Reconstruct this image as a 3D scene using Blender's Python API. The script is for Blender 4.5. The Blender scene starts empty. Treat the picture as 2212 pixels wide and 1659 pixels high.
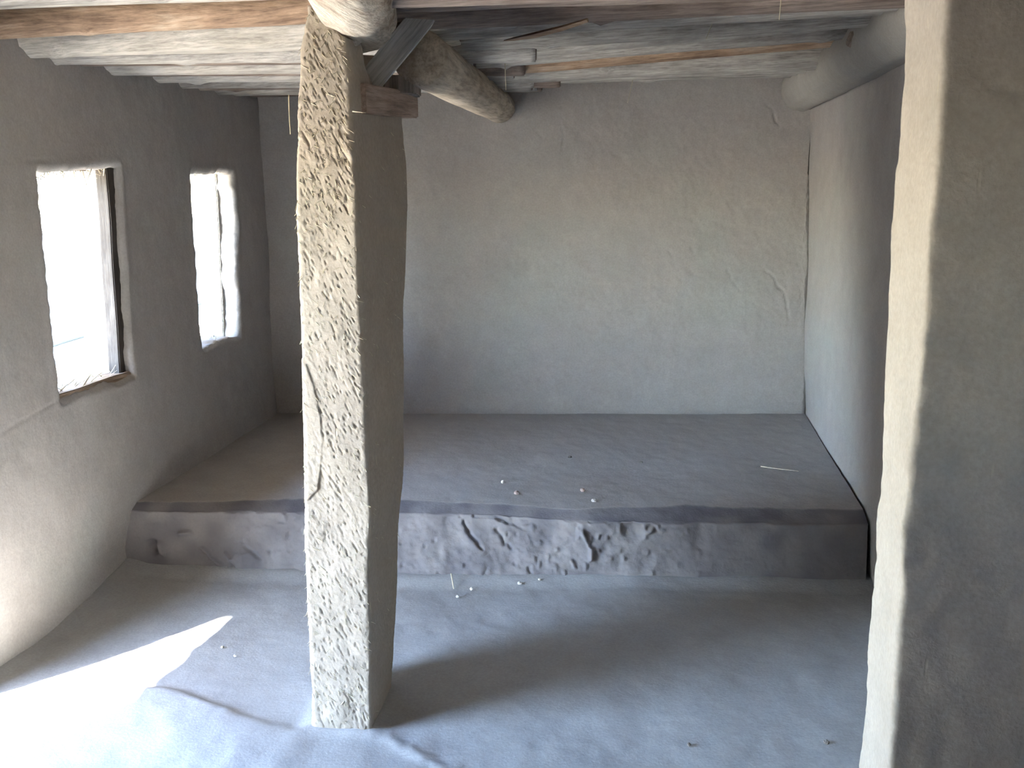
import bpy, math, random
import numpy as np
from mathutils import Vector, Matrix

random.seed(7)
rng = np.random.default_rng(7)
scene = bpy.context.scene
COL = scene.collection

# ------------------------------------------------------------------ camera
cam_d = bpy.data.cameras.new('camera')
cam = bpy.data.objects.new('camera', cam_d)
COL.objects.link(cam)
scene.camera = cam
cam_d.sensor_fit = 'HORIZONTAL'
cam_d.sensor_width = 36.0
cam_d.lens = 32.55
cam_d.clip_start = 0.02
cam.location = (0.0, 0.0, 1.6)
cam.rotation_euler = (math.radians(90 - 12.803), 0.0, math.radians(8.704))

# ------------------------------------------------------------------ light
SUN_EL, SUN_TRAVEL = math.radians(49.0), (0.61, 0.79)
world = bpy.data.worlds.new('sky')
scene.world = world
world.use_nodes = True
wn = world.node_tree
for n in list(wn.nodes):
    wn.nodes.remove(n)
sky = wn.nodes.new('ShaderNodeTexSky')
sky.sky_type = 'NISHITA'
sky.sun_disc = False
sky.sun_elevation = SUN_EL
sky.sun_rotation = math.atan2(-SUN_TRAVEL[0], -SUN_TRAVEL[1])
sky.altitude = 1500
sky.air_density = 1.0
sky.dust_density = 1.0
sky.ozone_density = 1.0
bg = wn.nodes.new('ShaderNodeBackground')
bg.inputs['Strength'].default_value = 1.8
wo = wn.nodes.new('ShaderNodeOutputWorld')
wn.links.new(sky.outputs[0], bg.inputs[0])
wn.links.new(bg.outputs[0], wo.inputs[0])

sun_d = bpy.data.lights.new('sun', 'SUN')
sun_d.energy = 46.0
sun_d.angle = math.radians(1.2)
sun_d.color = (1.0, 0.965, 0.91)
sun = bpy.data.objects.new('sun', sun_d)
COL.objects.link(sun)
hd = math.hypot(*SUN_TRAVEL)
sun_dir = Vector((SUN_TRAVEL[0] / hd * math.cos(SUN_EL), SUN_TRAVEL[1] / hd * math.cos(SUN_EL), -math.sin(SUN_EL)))
sun.rotation_euler = sun_dir.to_track_quat('-Z', 'Y').to_euler()
sun.location = (-6, -6, 8)

vs = scene.view_settings
vs.view_transform = 'Standard'
vs.look = 'None'
vs.gamma = 1.0
vs.use_curve_mapping = False
vs.exposure = 2.75
cy = scene.cycles
cy.use_denoising = True
cy.max_bounces = 14
cy.diffuse_bounces = 10
cy.sample_clamp_indirect = 12.0

# ------------------------------------------------------------------ numpy noise
def _hash(ix, iy, iz, seed):
    h = (ix.astype(np.int64) * 374761393 + iy.astype(np.int64) * 668265263 + iz.astype(np.int64) * 2147483647 + seed * 974711) & 0xFFFFFFFF
    h = ((h ^ (h >> 13)) * 1274126177) & 0xFFFFFFFF
    h = ((h ^ (h >> 15)) * 2246822519) & 0xFFFFFFFF
    h = h ^ (h >> 16)
    return (h & 0xFFFFFF) / float(0xFFFFFF)

def vnoise(P, scale=1.0, seed=0):
    """smooth value noise in -1..1 for points (n,3); scale may be a triple"""
    Q = P * np.asarray(scale, float)
    I = np.floor(Q)
    f = Q - I
    f = f * f * f * (f * (f * 6 - 15) + 10)
    I = I.astype(np.int64)
    x, y, z = I[:, 0], I[:, 1], I[:, 2]
    r = 0
    for dx in (0, 1):
        wx = f[:, 0] if dx else 1 - f[:, 0]
        for dy in (0, 1):
            wy = f[:, 1] if dy else 1 - f[:, 1]
            for dz in (0, 1):
                wz = f[:, 2] if dz else 1 - f[:, 2]
                r = r + wx * wy * wz * _hash(x + dx, y + dy, z + dz, seed)
    return r * 2 - 1

def fbm(P, scale=1.0, octaves=4, seed=0, gain=0.5):
    a, s, t = 1.0, np.asarray(scale, float), 0
    for o in range(octaves):
        t = t + a * vnoise(P, s, seed + o * 17)
        a *= gain
        s = s * 2.03
    return t

def smooth(x, a, b):
    t = np.clip((x - a) / (b - a), 0, 1)
    return t * t * (3 - 2 * t)

def interp(tab, v):
    t = sorted(tab)
    return np.interp(v, [p[0] for p in t], [p[1] for p in t])

def poly_dist(U, V, pts):
    d = np.full(U.shape, 1e9)
    for (a, b), (c, e) in zip(pts[:-1], pts[1:]):
        du, dv = c - a, e - b
        t = np.clip(((U - a) * du + (V - b) * dv) / (du * du + dv * dv + 1e-12), 0, 1)
        d = np.minimum(d, np.hypot(U - a - t * du, V - b - t * dv))
    return d

# ------------------------------------------------------------------ objects
def link(name, me, mat, parent=None):
    o = bpy.data.objects.new(name, me)
    COL.objects.link(o)
    if mat is not None:
        me.materials.append(mat)
    if parent is not None:
        o.parent = parent
    return o

def mesh_np(name, V, quads, smooth_shade=True, tris=None):
    V = np.asarray(V, np.float32)
    quads = np.asarray(quads, np.int32).reshape(-1, 4)
    tris = np.zeros((0, 3), np.int32) if tris is None else np.asarray(tris, np.int32).reshape(-1, 3)
    me = bpy.data.meshes.new(name)
    me.vertices.add(len(V))
    me.vertices.foreach_set('co', V.ravel())
    nl = quads.size + tris.size
    me.loops.add(nl)
    me.loops.foreach_set('vertex_index', np.concatenate([quads.ravel(), tris.ravel()]))
    npoly = len(quads) + len(tris)
    me.polygons.add(npoly)
    starts = np.concatenate([np.arange(len(quads)) * 4, quads.size + np.arange(len(tris)) * 3]).astype(np.int32)
    me.polygons.foreach_set('loop_start', starts)
    me.polygons.foreach_set('use_smooth', np.full(npoly, smooth_shade))
    me.update(calc_edges=True)
    me.validate()
    return me

def tag(o, label=None, cat=None, group=None, kind=None):
    if label: o['label'] = label
    if cat: o['category'] = cat
    if group: o['group'] = group
    if kind: o['kind'] = kind
    return o

def empty(name, loc=(0, 0, 0)):
    o = bpy.data.objects.new(name, None)
    o.empty_display_size = 0.1
    o.location = loc
    COL.objects.link(o)
    return o

def keep_world(child, parent):
    """parent a mesh whose vertices are in room coordinates"""
    child.parent = parent
    child.matrix_parent_inverse = Matrix.Translation(parent.location).inverted()
    return child

def slab(name, us, vs_, front, back, mat, holes=(), layers=1, rough=0.0, kind='structure'):
    """solid wall: displaced front sheet, back sheet, rims and reveals of any holes"""
    nu, nv = len(us), len(vs_)
    U, Vv = np.meshgrid(us, vs_, indexing='ij')
    u, v = U.ravel(), Vv.ravel()
    F, B = front(u, v), back(u, v)
    idx = np.arange(nu * nv).reshape(nu, nv)
    cu, cv = (us[:-1] + us[1:]) / 2, (vs_[:-1] + vs_[1:]) / 2
    CU, CV = np.meshgrid(cu, cv, indexing='ij')
    keep = np.ones(CU.shape, bool)
    for (a, b, c, d) in holes:
        keep &= ~((CU > a) & (CU < b) & (CV > c) & (CV < d))
    q = np.stack([idx[:-1, :-1], idx[1:, :-1], idx[1:, 1:], idx[:-1, 1:]], -1)
    fq = q[keep]
    n = nu * nv
    pad = np.zeros((nu + 1, nv + 1), bool)
    pad[1:-1, 1:-1] = keep
    ed = []
    # edges along u (between cells j-1 and j)
    A, Bk = pad[1:-1, :-1], pad[1:-1, 1:]
    i, j = np.nonzero(A & ~Bk); ed.append(np.stack([idx[i + 1, j], idx[i, j]], -1))
    i, j = np.nonzero(~A & Bk); ed.append(np.stack([idx[i, j], idx[i + 1, j]], -1))
    A, Bk = pad[:-1, 1:-1], pad[1:, 1:-1]
    i, j = np.nonzero(A & ~Bk); ed.append(np.stack([idx[i, j], idx[i, j + 1]], -1))
    i, j = np.nonzero(~A & Bk); ed.append(np.stack([idx[i, j + 1], idx[i, j]], -1))
    ed = np.concatenate(ed)
    verts = [F]
    bv = np.unique(ed)
    prev = {int(k): int(k) for k in bv}
    remap = np.full(n, -1); remap[bv] = np.arange(len(bv))
    quads = [fq]
    base = n
    last = bv.copy()
    for L in range(1, layers):
        t = L / layers
        P = F[bv] * (1 - t) + B[bv] * t
        if rough:
            P = P + rough * np.stack([vnoise(P, 14, 91), vnoise(P, 14, 92), vnoise(P, 14, 93)], -1) \
                  + rough * .5 * np.stack([vnoise(P, 45, 94), vnoise(P, 45, 95), vnoise(P, 45, 96)], -1)
        verts.append(P)
        cur = base + np.arange(len(bv))
        a, b = remap[ed[:, 0]], remap[ed[:, 1]]
        quads.append(np.stack([last[b], last[a], cur[a], cur[b]], -1))
        last = cur
        base += len(bv)
    verts.append(B)
    cur = base + bv
    a, b = remap[ed[:, 0]], remap[ed[:, 1]]
    quads.append(np.stack([last[b], last[a], cur[a], cur[b]], -1))
    quads.append(fq[:, ::-1] + base)
    me = mesh_np(name, np.concatenate(verts), np.concatenate(quads))
    o = link(name, me, mat)
    if kind: o['kind'] = kind
    return o

def loft(name, rings, mat, parent=None, closed=True, caps=True, smooth_shade=True):
    """rings: (m, k, 3) array of m rings of k points"""
    R = np.asarray(rings, float)
    m, k, _ = R.shape
    idx = np.arange(m * k).reshape(m, k)
    nx = np.roll(idx, -1, 1) if closed else None
    if closed:
        q = np.stack([idx[:-1], nx[:-1], nx[1:], idx[1:]], -1).reshape(-1, 4)
    else:
        q = np.stack([idx[:-1, :-1], idx[:-1, 1:], idx[1:, 1:], idx[1:, :-1]], -1).reshape(-1, 4)
    V = R.reshape(-1, 3)
    tris = None
    if caps and closed:
        c0, c1 = m * k, m * k + 1
        V = np.concatenate([V, R[:1].mean(1), R[-1:].mean(1)])
        t0 = np.stack([nx[0], idx[0], np.full(k, c0)], -1)
        t1 = np.stack([idx[-1], nx[-1], np.full(k, c1)], -1)
        tris = np.concatenate([t0, t1])
    me = mesh_np(name, V, q, smooth_shade, tris)
    return link(name, me, mat, parent)

# ------------------------------------------------------------------ materials
def new_mat(name):
    m = bpy.data.materials.new(name)
    m.use_nodes = True
    nt = m.node_tree
    return m, nt, nt.nodes['Principled BSDF']

def N(nt, kind, **kw):
    n = nt.nodes.new(kind)
    for k, v in kw.items():
        if k in n.inputs.keys() if isinstance(k, str) else False:
            n.inputs[k].default_value = v
        else:
            setattr(n, k, v)
    return n

def ramp(nt, src, stops):
    r = nt.nodes.new('ShaderNodeValToRGB')
    els = r.color_ramp.elements
    els[0].position, els[0].color = stops[0][0], (*stops[0][1], 1)
    els[1].position, els[1].color = stops[-1][0], (*stops[-1][1], 1)
    for p, c in stops[1:-1]:
        e = els.new(p); e.color = (*c, 1)
    nt.links.new(src, r.inputs[0])
    return r

def mix(nt, kind, fac, a, b):
    m = nt.nodes.new('ShaderNodeMix')
    m.data_type = 'RGBA'
    m.blend_type = kind
    for s, v in ((0, fac), (6, a), (7, b)):
        if hasattr(v, 'is_output'):
            nt.links.new(v, m.inputs[s])
        else:
            m.inputs[s].default_value = v if s == 0 else (*v, 1)
    return m.outputs[2]

def adobe(name, a, b, c, flecks=0.35, bump=0.5, fine=110.0, attr=None, attr_col=None, rot=(0.3, 0.5, 0.9)):
    m, nt, p = new_mat(name)
    L = nt.links.new
    tc = N(nt, 'ShaderNodeTexCoord')
    P = tc.outputs['Object']
    n1 = N(nt, 'ShaderNodeTexNoise', Scale=1.7, Detail=3.0, Roughness=0.55); L(P, n1.inputs['Vector'])
    n2 = N(nt, 'ShaderNodeTexNoise', Scale=9.0, Detail=5.0, Roughness=0.65); L(P, n2.inputs['Vector'])
    n3 = N(nt, 'ShaderNodeTexNoise', Scale=fine, Detail=4.0, Roughness=0.6); L(P, n3.inputs['Vector'])
    r1 = ramp(nt, n1.outputs[0], [(0.25, a), (0.5, b), (0.75, c)])
    r2 = ramp(nt, n2.outputs[0], [(0.3, (0.93,) * 3), (0.7, (1.05,) * 3)])
    col = mix(nt, 'MULTIPLY', 1.0, r1.outputs[0], r2.outputs[0])
    r3 = ramp(nt, n3.outputs[0], [(0.3, (0.9,) * 3), (0.7, (1.07,) * 3)])
    col = mix(nt, 'MULTIPLY', 1.0, col, r3.outputs[0])
    # chopped straw: long thin cells, a few of them light, a few of them empty pits
    mp = N(nt, 'ShaderNodeMapping'); mp.inputs['Rotation'].default_value = rot
    mp.inputs['Scale'].default_value = (1.0, 1.0, 0.16)
    L(P, mp.inputs['Vector'])
    vo = N(nt, 'ShaderNodeTexVoronoi', Scale=95.0, Randomness=1.0); L(mp.outputs[0], vo.inputs['Vector'])
    pick = ramp(nt, vo.outputs['Color'], [(0.80, (0, 0, 0)), (0.86, (1, 1, 1))])
    near = ramp(nt, vo.outputs['Distance'], [(0.10, (1, 1, 1)), (0.32, (0, 0, 0))])
    st = mix(nt, 'MULTIPLY', 1.0, pick.outputs[0], near.outputs[0])
    fl = N(nt, 'ShaderNodeMath', operation='MULTIPLY'); L(st, fl.inputs[0]); fl.inputs[1].default_value = flecks
    col = mix(nt, 'MIX', fl.outputs[0], col, (0.60, 0.53, 0.36))
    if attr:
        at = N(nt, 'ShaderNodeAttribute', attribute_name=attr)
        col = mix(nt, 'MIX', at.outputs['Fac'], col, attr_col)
    L(col, p.inputs['Base Color'])
    p.inputs['Roughness'].default_value = 0.95
    p.inputs['Specular IOR Level'].default_value = 0.15
    h1 = N(nt, 'ShaderNodeMath', operation='MULTIPLY_ADD')
    L(n3.outputs[0], h1.inputs[0]); h1.inputs[1].default_value = 0.6
    h2 = N(nt, 'ShaderNodeMath', operation='MULTIPLY'); L(n2.outputs[0], h2.inputs[0]); h2.inputs[1].default_value = 1.4
    L(h2.outputs[0], h1.inputs[2])
    h3 = N(nt, 'ShaderNodeMath', operation='MULTIPLY_ADD'); L(st, h3.inputs[0]); h3.inputs[1].default_value = -0.5 * (flecks / 0.35)
    L(h1.outputs[0], h3.inputs[2])
    bp = N(nt, 'ShaderNodeBump', Strength=bump, Distance=0.006)
    L(h3.outputs[0], bp.inputs['Height']); L(bp.outputs[0], p.inputs['Normal'])
    return m

def wood(name, a, b, c, axis='X', bump=0.5, rough=0.85, scale=1.0):
    m, nt, p = new_mat(name)
    L = nt.links.new
    tc = N(nt, 'ShaderNodeTexCoord')
    oi = N(nt, 'ShaderNodeObjectInfo')
    ad = N(nt, 'ShaderNodeVectorMath', operation='ADD')
    sc = N(nt, 'ShaderNodeVectorMath', operation='SCALE'); sc.inputs['Scale'].default_value = 7.0
    cx = N(nt, 'ShaderNodeCombineXYZ')
    for i in range(3): L(oi.outputs['Random'], cx.inputs[i])
    L(cx.outputs[0], sc.inputs[0]); L(tc.outputs['Object'], ad.inputs[0]); L(sc.outputs[0], ad.inputs[1])
    mp = N(nt, 'ShaderNodeMapping')
    s = {'X': (1.6, 26, 26), 'Y': (26, 1.6, 26), 'Z': (26, 26, 1.6)}[axis]
    mp.inputs['Scale'].default_value = tuple(k * scale for k in s)
    L(ad.outputs[0], mp.inputs['Vector'])
    n1 = N(nt, 'ShaderNodeTexNoise', Scale=1.0, Detail=6.0, Roughness=0.65, Distortion=0.4); L(mp.outputs[0], n1.inputs['Vector'])
    n2 = N(nt, 'ShaderNodeTexNoise', Scale=4.0, Detail=4.0, Roughness=0.6); L(ad.outputs[0], n2.inputs['Vector'])
    n3 = N(nt, 'ShaderNodeTexNoise', Scale=5.0, Detail=5.0, Roughness=0.7); L(mp.outputs[0], n3.inputs['Vector'])
    f = N(nt, 'ShaderNodeMath', operation='MULTIPLY_ADD'); L(n1.outputs[0], f.inputs[0]); f.inputs[1].default_value = 0.55
    g = N(nt, 'ShaderNodeMath', operation='MULTIPLY'); L(n2.outputs[0], g.inputs[0]); g.inputs[1].default_value = 0.45
    L(g.outputs[0], f.inputs[2])
    r = ramp(nt, f.outputs[0], [(0.36, a), (0.5, b), (0.64, c)])
    rr = ramp(nt, n3.outputs[0], [(0.32, (0.58,) * 3), (0.60, (1.08,) * 3)])
    L(mix(nt, 'MULTIPLY', 1.0, r.outputs[0], rr.outputs[0]), p.inputs['Base Color'])
    p.inputs['Roughness'].default_value = rough
    p.inputs['Specular IOR Level'].default_value = 0.2
    bp = N(nt, 'ShaderNodeBump', Strength=bump, Distance=0.006)
    h = N(nt, 'ShaderNodeMath', operation='ADD'); L(n1.outputs[0], h.inputs[0]); L(n3.outputs[0], h.inputs[1])
    L(h.outputs[0], bp.inputs['Height']); L(bp.outputs[0], p.inputs['Normal'])
    return m

def plain(name, col, rough=0.9):
    m, nt, p = new_mat(name)
    tc = N(nt, 'ShaderNodeTexCoord')
    n = N(nt, 'ShaderNodeTexNoise', Scale=60.0, Detail=3.0)
    nt.links.new(tc.outputs['Object'], n.inputs['Vector'])
    r = ramp(nt, n.outputs[0], [(0.3, tuple(c * .8 for c in col)), (0.7, tuple(min(1, c * 1.15) for c in col))])
    nt.links.new(r.outputs[0], p.inputs['Base Color'])
    p.inputs['Roughness'].default_value = rough
    return m

M = {}
M['plaster'] = adobe('mud plaster wall', (0.323, 0.313, 0.296), (0.323, 0.299, 0.282), (0.310, 0.306, 0.285), flecks=0.10, bump=0.25)
M['plaster_rough'] = adobe('straw mud plaster', (0.345, 0.300, 0.237), (0.338, 0.290, 0.236), (0.322, 0.285, 0.226), flecks=0.45, bump=0.45, fine=80, rot=(0.0, 0.35, 0.0))
M['plaster_fresh'] = adobe('smooth mud plaster', (0.345, 0.308, 0.260), (0.338, 0.299, 0.252), (0.322, 0.290, 0.240), flecks=0.18, bump=0.35)
M['floor'] = adobe('trodden mud floor', (0.325, 0.325, 0.318), (0.315, 0.314, 0.308), (0.305, 0.300, 0.290), flecks=0.06, bump=0.3)
M['platform'] = adobe('platform mud', (0.345, 0.325, 0.300), (0.335, 0.312, 0.292), (0.325, 0.305, 0.280), flecks=0.06, bump=0.35, attr='mud_and_shade', attr_col=(0.125, 0.118, 0.126))  # attribute: dark mud lip, plus shade painted on the step face
M['earth'] = adobe('roof earth', (0.20, 0.165, 0.13), (0.16, 0.13, 0.10), (0.12, 0.10, 0.08), flecks=0.3, bump=0.8)
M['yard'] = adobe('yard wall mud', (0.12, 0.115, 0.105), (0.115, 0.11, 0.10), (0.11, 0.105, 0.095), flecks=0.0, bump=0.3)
M['outside'] = adobe('courtyard earth', (0.390, 0.345, 0.277), (0.375, 0.330, 0.262), (0.360, 0.315, 0.247), flecks=0.0, bump=0.3)
M['log_grey'] = wood('weathered grey log', (0.20, 0.185, 0.17), (0.36, 0.34, 0.31), (0.47, 0.45, 0.41))
M['log_brown'] = wood('brown bark log', (0.17, 0.11, 0.075), (0.36, 0.25, 0.17), (0.50, 0.40, 0.30))
M['log_pale'] = wood('peeled pale log', (0.34, 0.315, 0.27), (0.51, 0.48, 0.425), (0.60, 0.57, 0.51))
M['log_mid'] = wood('dusty pale grey log', (0.26, 0.245, 0.22), (0.42, 0.40, 0.37), (0.54, 0.52, 0.475))
M['log_dark'] = wood('dark bark log', (0.12, 0.095, 0.08), (0.22, 0.175, 0.15), (0.33, 0.28, 0.24))
M['beam'] = wood('smooth beam log', (0.33, 0.27, 0.20), (0.48, 0.41, 0.32), (0.58, 0.51, 0.41), axis='Y', scale=0.6, bump=0.25)
M['beam_bark'] = wood('bark beam log', (0.26, 0.19, 0.13), (0.47, 0.41, 0.33), (0.62, 0.58, 0.50), axis='Y', bump=0.7)
M['beam_mud'] = adobe('mud coated log', (0.316, 0.303, 0.278), (0.303, 0.289, 0.264), (0.289, 0.268, 0.244), flecks=0.1, bump=0.5)
M['board'] = wood('grey sawn board', (0.46, 0.46, 0.45), (0.54, 0.54, 0.53), (0.60, 0.60, 0.585), axis='Z', bump=0.15)
M['plank'] = wood('reddish brown plank', (0.22, 0.16, 0.125), (0.34, 0.255, 0.205), (0.42, 0.33, 0.27), axis='Y', bump=0.2)
M['darkwood'] = wood('dark wood', (0.10, 0.085, 0.07), (0.19, 0.165, 0.145), (0.30, 0.27, 0.24), axis='Z', bump=0.4)
M['frame'] = wood('blackened frame wood', (0.035, 0.03, 0.026), (0.06, 0.052, 0.045), (0.10, 0.09, 0.08), axis='Z', bump=0.4)
M['endgrain'] = plain('dark sawn end grain', (0.16, 0.115, 0.095))
M['sill'] = wood('brown sill wood', (0.17, 0.12, 0.085), (0.30, 0.225, 0.165), (0.42, 0.34, 0.26), axis='Y', bump=0.4)
M['straw'] = plain('dry straw', (0.52, 0.46, 0.33), 0.6)
M['clod'] = plain('dry mud crumb', (0.55, 0.51, 0.45))
M['clod_red'] = plain('reddish mud crumb', (0.42, 0.31, 0.26))
M['clod_dark'] = plain('dark mud crumb', (0.16, 0.14, 0.12))

# ------------------------------------------------------------------ setting
def lin(a, b, step):
    return np.linspace(a, b, int(round((b - a) / step)) + 1)

def warp_rect(u, v, rect, corners, fall=0.10):
    """shift the neighbourhood of a rectangle so that its corners land on the given points"""
    a, b, c, d = rect
    s = np.clip((u - a) / (b - a), 0, 1); t = np.clip((v - c) / (d - c), 0, 1)
    (bl, br, tr, tl) = corners
    off = [np.array(bl) - (a, c), np.array(br) - (b, c), np.array(tr) - (b, d), np.array(tl) - (a, d)]
    w = [(1 - s) * (1 - t), s * (1 - t), s * t, (1 - s) * t]
    dist = np.hypot(np.maximum(np.maximum(a - u, u - b), 0), np.maximum(np.maximum(c - v, v - d), 0))
    k = 1 - smooth(dist, 0, fall)
    return sum(o[0] * x for o, x in zip(off, w)) * k, sum(o[1] * x for o, x in zip(off, w)) * k

W1, W2 = (2.97, 3.44, 0.81, 1.61), (4.05, 4.45, 0.80, 1.60)
C1 = ((2.958, 0.811), (3.430, 0.797), (3.470, 1.622), (2.985, 1.602))
C2 = ((4.040, 0.795), (4.435, 0.782), (4.475, 1.598), (4.048, 1.605))

def rect_dist(u, v, r):
    a, b, c, d = r
    ox = np.maximum(a - u, u - b); oz = np.maximum(c - v, v - d)
    return np.where((ox < 0) & (oz < 0), 0, np.hypot(np.maximum(ox, 0), np.maximum(oz, 0)))

def left_uv(u, v):
    du, dv = np.zeros_like(u), np.zeros_like(v)
    for r, c in ((W1, C1), (W2, C2)):
        a, b = warp_rect(u, v, r, c); du += a; dv += b
    P = np.stack([u, v, u * 0], -1)
    near = np.zeros_like(u)
    for r in (W1, W2):
        near = np.maximum(near, 1 - smooth(rect_dist(u, v, r), 0, 0.06))
    du += near * (0.007 * vnoise(P, 9, 3) + 0.005 * vnoise(P, 28, 4) + 0.003 * vnoise(P, 60, 7))
    dv += near * (0.008 * vnoise(P, 9, 5) + 0.006 * vnoise(P, 28, 6) + 0.003 * vnoise(P, 60, 8))
    return u + du, v + dv

def left_front(u, v):
    y, z = left_uv(u, v)
    P = np.stack([u * 0, y, z], -1)
    x = -2.10 + 0.010 * fbm(P, 1.6, 3, 11) + 0.0010 * fbm(P, 14, 3, 12) + 0.0004 * fbm(P, 60, 2, 13)
    x += -0.045 * np.exp(-((y - 3.3) / 0.25) ** 2) * (1 - smooth(z, 0.05, 0.35))
    x += 0.012 * (1 - smooth(z, 0, 0.08))
    for r in (W1, W2):
        d = rect_dist(u, v, r)
        x -= 0.014 * (1 - smooth(d, 0, 0.022)) ** 1.5
        x += 0.004 * np.exp(-((d - 0.03) / 0.02) ** 2) * (0.5 + 0.5 * vnoise(P, 7, 14))
    x -= 0.004 * np.exp(-(poly_dist(y, z, [(2.3, 1.66), (2.9, 1.645), (3.1, 1.64), (3.47, 1.63), (3.6, 1.655), (3.9, 1.66)]) / 0.004) ** 2) * smooth(vnoise(P, 6, 15), -0.2, 0.5)
    x -= 0.0022 * np.exp(-(poly_dist(y, z, [(2.2, 0.78), (2.6, 0.77), (2.85, 0.80), (2.95, 0.81)]) / 0.006) ** 2)
    return np.stack([x, y, z], -1)

def left_back(u, v):
    y, z = left_uv(u, v)
    return np.stack([-2.30 + 0 * u, y, z], -1)

ul = np.unique(np.concatenate([lin(2.21, 2.97, 0.0085), lin(2.97, 3.44, 0.0085),
                               lin(3.44, 4.05, 0.0085), lin(4.05, 4.45, 0.0085), lin(4.45, 5.10, 0.0085), lin(5.10, 5.5, 0.1)]).round(5))
vl = np.unique(np.concatenate([lin(-0.12, 0.0, 0.06), lin(0.0, 0.805, 0.0085), [0.805], lin(0.81, 1.60, 0.0085), [1.60, 1.61], lin(1.61, 1.70, 0.009), lin(1.70, 2.22, 0.0085)]).round(5))
vl = np.unique(np.concatenate([vl, [0.80, 0.81]])).round(5)
o = slab('wall_left', ul, vl, left_front, left_back, M['plaster'], holes=(W1, W2), layers=10, rough=0.006)
tag(o, 'long mud plastered side wall with two narrow window openings, left of the pillar')

# back wall: a ragged right edge leaves the corner crack open in places
def back_front(u, v):
    X = u + 0 * v
    P = np.stack([u, u * 0, v], -1)
    edge = 0.872 - 0.048 * (v - 0.26) - 0.003 + 0.005 * vnoise(P * 0 + np.stack([u * 0, u * 0, v], -1), 9, 21) + 0.003 * vnoise(np.stack([u * 0, u * 0, v], -1), 50, 22)
    edge -= 0.006 * np.exp(-((v - 0.93) / 0.12) ** 2) + 0.003 * np.exp(-((v - 1.4) / 0.2) ** 2)
    X = np.where(u > 0.80, 0.80 + (u - 0.80) * (edge - 0.80) / (0.872 - 0.80), u)
    top = smooth(v, 1.9, 1.5)
    Y = 5.171 + 0.153 * X
    d = 0.010 * fbm(P, 1.5, 3, 23) + 0.0016 * fbm(P, 13, 3, 24) + 0.0008 * fbm(P, 60, 2, 25)
    for pts, w, dep in (([(0.40, 1.09), (0.425, 1.035), (0.445, 1.01), (0.478, 0.963)], 0.0035, 0.006),
                        ([(0.60, 1.08), (0.635, 1.06), (0.656, 1.04), (0.69, 0.98), (0.719, 0.958), (0.735, 0.90), (0.757, 0.808)], 0.0035, 0.007),
                        ([(0.20, 1.21), (0.215, 1.175)], 0.004, 0.005), ([(0.08, 1.19), (0.10, 1.15)], 0.004, 0.004),
                        ([(-0.52, 1.86), (-0.50, 1.80), (-0.51, 1.73)], 0.003, 0.006), ([(-0.66, 1.83), (-0.61, 1.79)], 0.003, 0.005),
                        ([(0.60, 1.90), (0.63, 1.85)], 0.004, 0.007), ([(0.55, 1.96), (0.60, 1.93), (0.61, 1.87)], 0.004, 0.006)):
        dd = poly_dist(u + 0.006 * vnoise(P, 40, 26), v, pts)
        d -= dep * np.exp(-(dd / w) ** 2)
    d -= 0.03 * smooth(v, 0.30, 0.20)
    return np.stack([X, Y - d, v + 0 * u], -1)

def back_back(u, v):
    X = np.where(u > 0.80, 0.80 + (u - 0.80) * 4, u)
    return np.stack([X, 5.171 + 0.153 * X + 0.25, v + 0 * u], -1)

ub = np.concatenate([lin(-2.25, 0.872, 0.0075)])
o = slab('wall_back', ub, np.concatenate([[-0.12], lin(0.0, 0.22, 0.11), lin(0.23, 2.22, 0.0078)]), back_front, back_back, M['plaster'])
tag(o, 'plain mud plastered back wall above the raised platform')

def right_front(u, v):
    P = np.stack([u * 0, u, v], -1)
    x = 0.884 - 0.048 * (v - 0.26) - 0.008 * smooth(u, 5.0, 5.3) + 0.009 * fbm(P, 1.5, 3, 31) + 0.0016 * fbm(P, 13, 3, 32)
    return np.stack([x, u, v], -1)
o = slab('wall_right', np.concatenate([lin(1.6, 2.2, 0.1), lin(2.21, 5.34, 0.012), [5.7]]), np.concatenate([[-0.12, 0.0], lin(0.1, 2.22, 0.012)]),
         right_front, lambda u, v: np.stack([u * 0 + 1.15, u, v], -1), M['plaster'])
tag(o, 'mud plastered side wall at the right end of the platform')

# front partition: its end face (the pale jamb) and the brown face towards the anteroom
QN = [(1.837, 0.389), (1.681, 0.397), (1.584, 0.4), (1.483, 0.398), (1.386, 0.404), (1.286, 0.405), (1.227, 0.405), (1.16, 0.404), (1.099, 0.405), (1.06, 0.4), (0.941, 0.41), (0.827, 0.413), (0.708, 0.416), (0.622, 0.418), (0.0, 0.44), (2.22, 0.383)]
QF = [(1.878, 0.389), (1.769, 0.395), (1.657, 0.398), (1.542, 0.4), (1.422, 0.406), (1.324, 0.411), (1.215, 0.416), (1.085, 0.421), (0.968, 0.42), (0.848, 0.428), (0.715, 0.429), (0.597, 0.432), (0.455, 0.432), (0.0, 0.45), (2.22, 0.38)]

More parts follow.
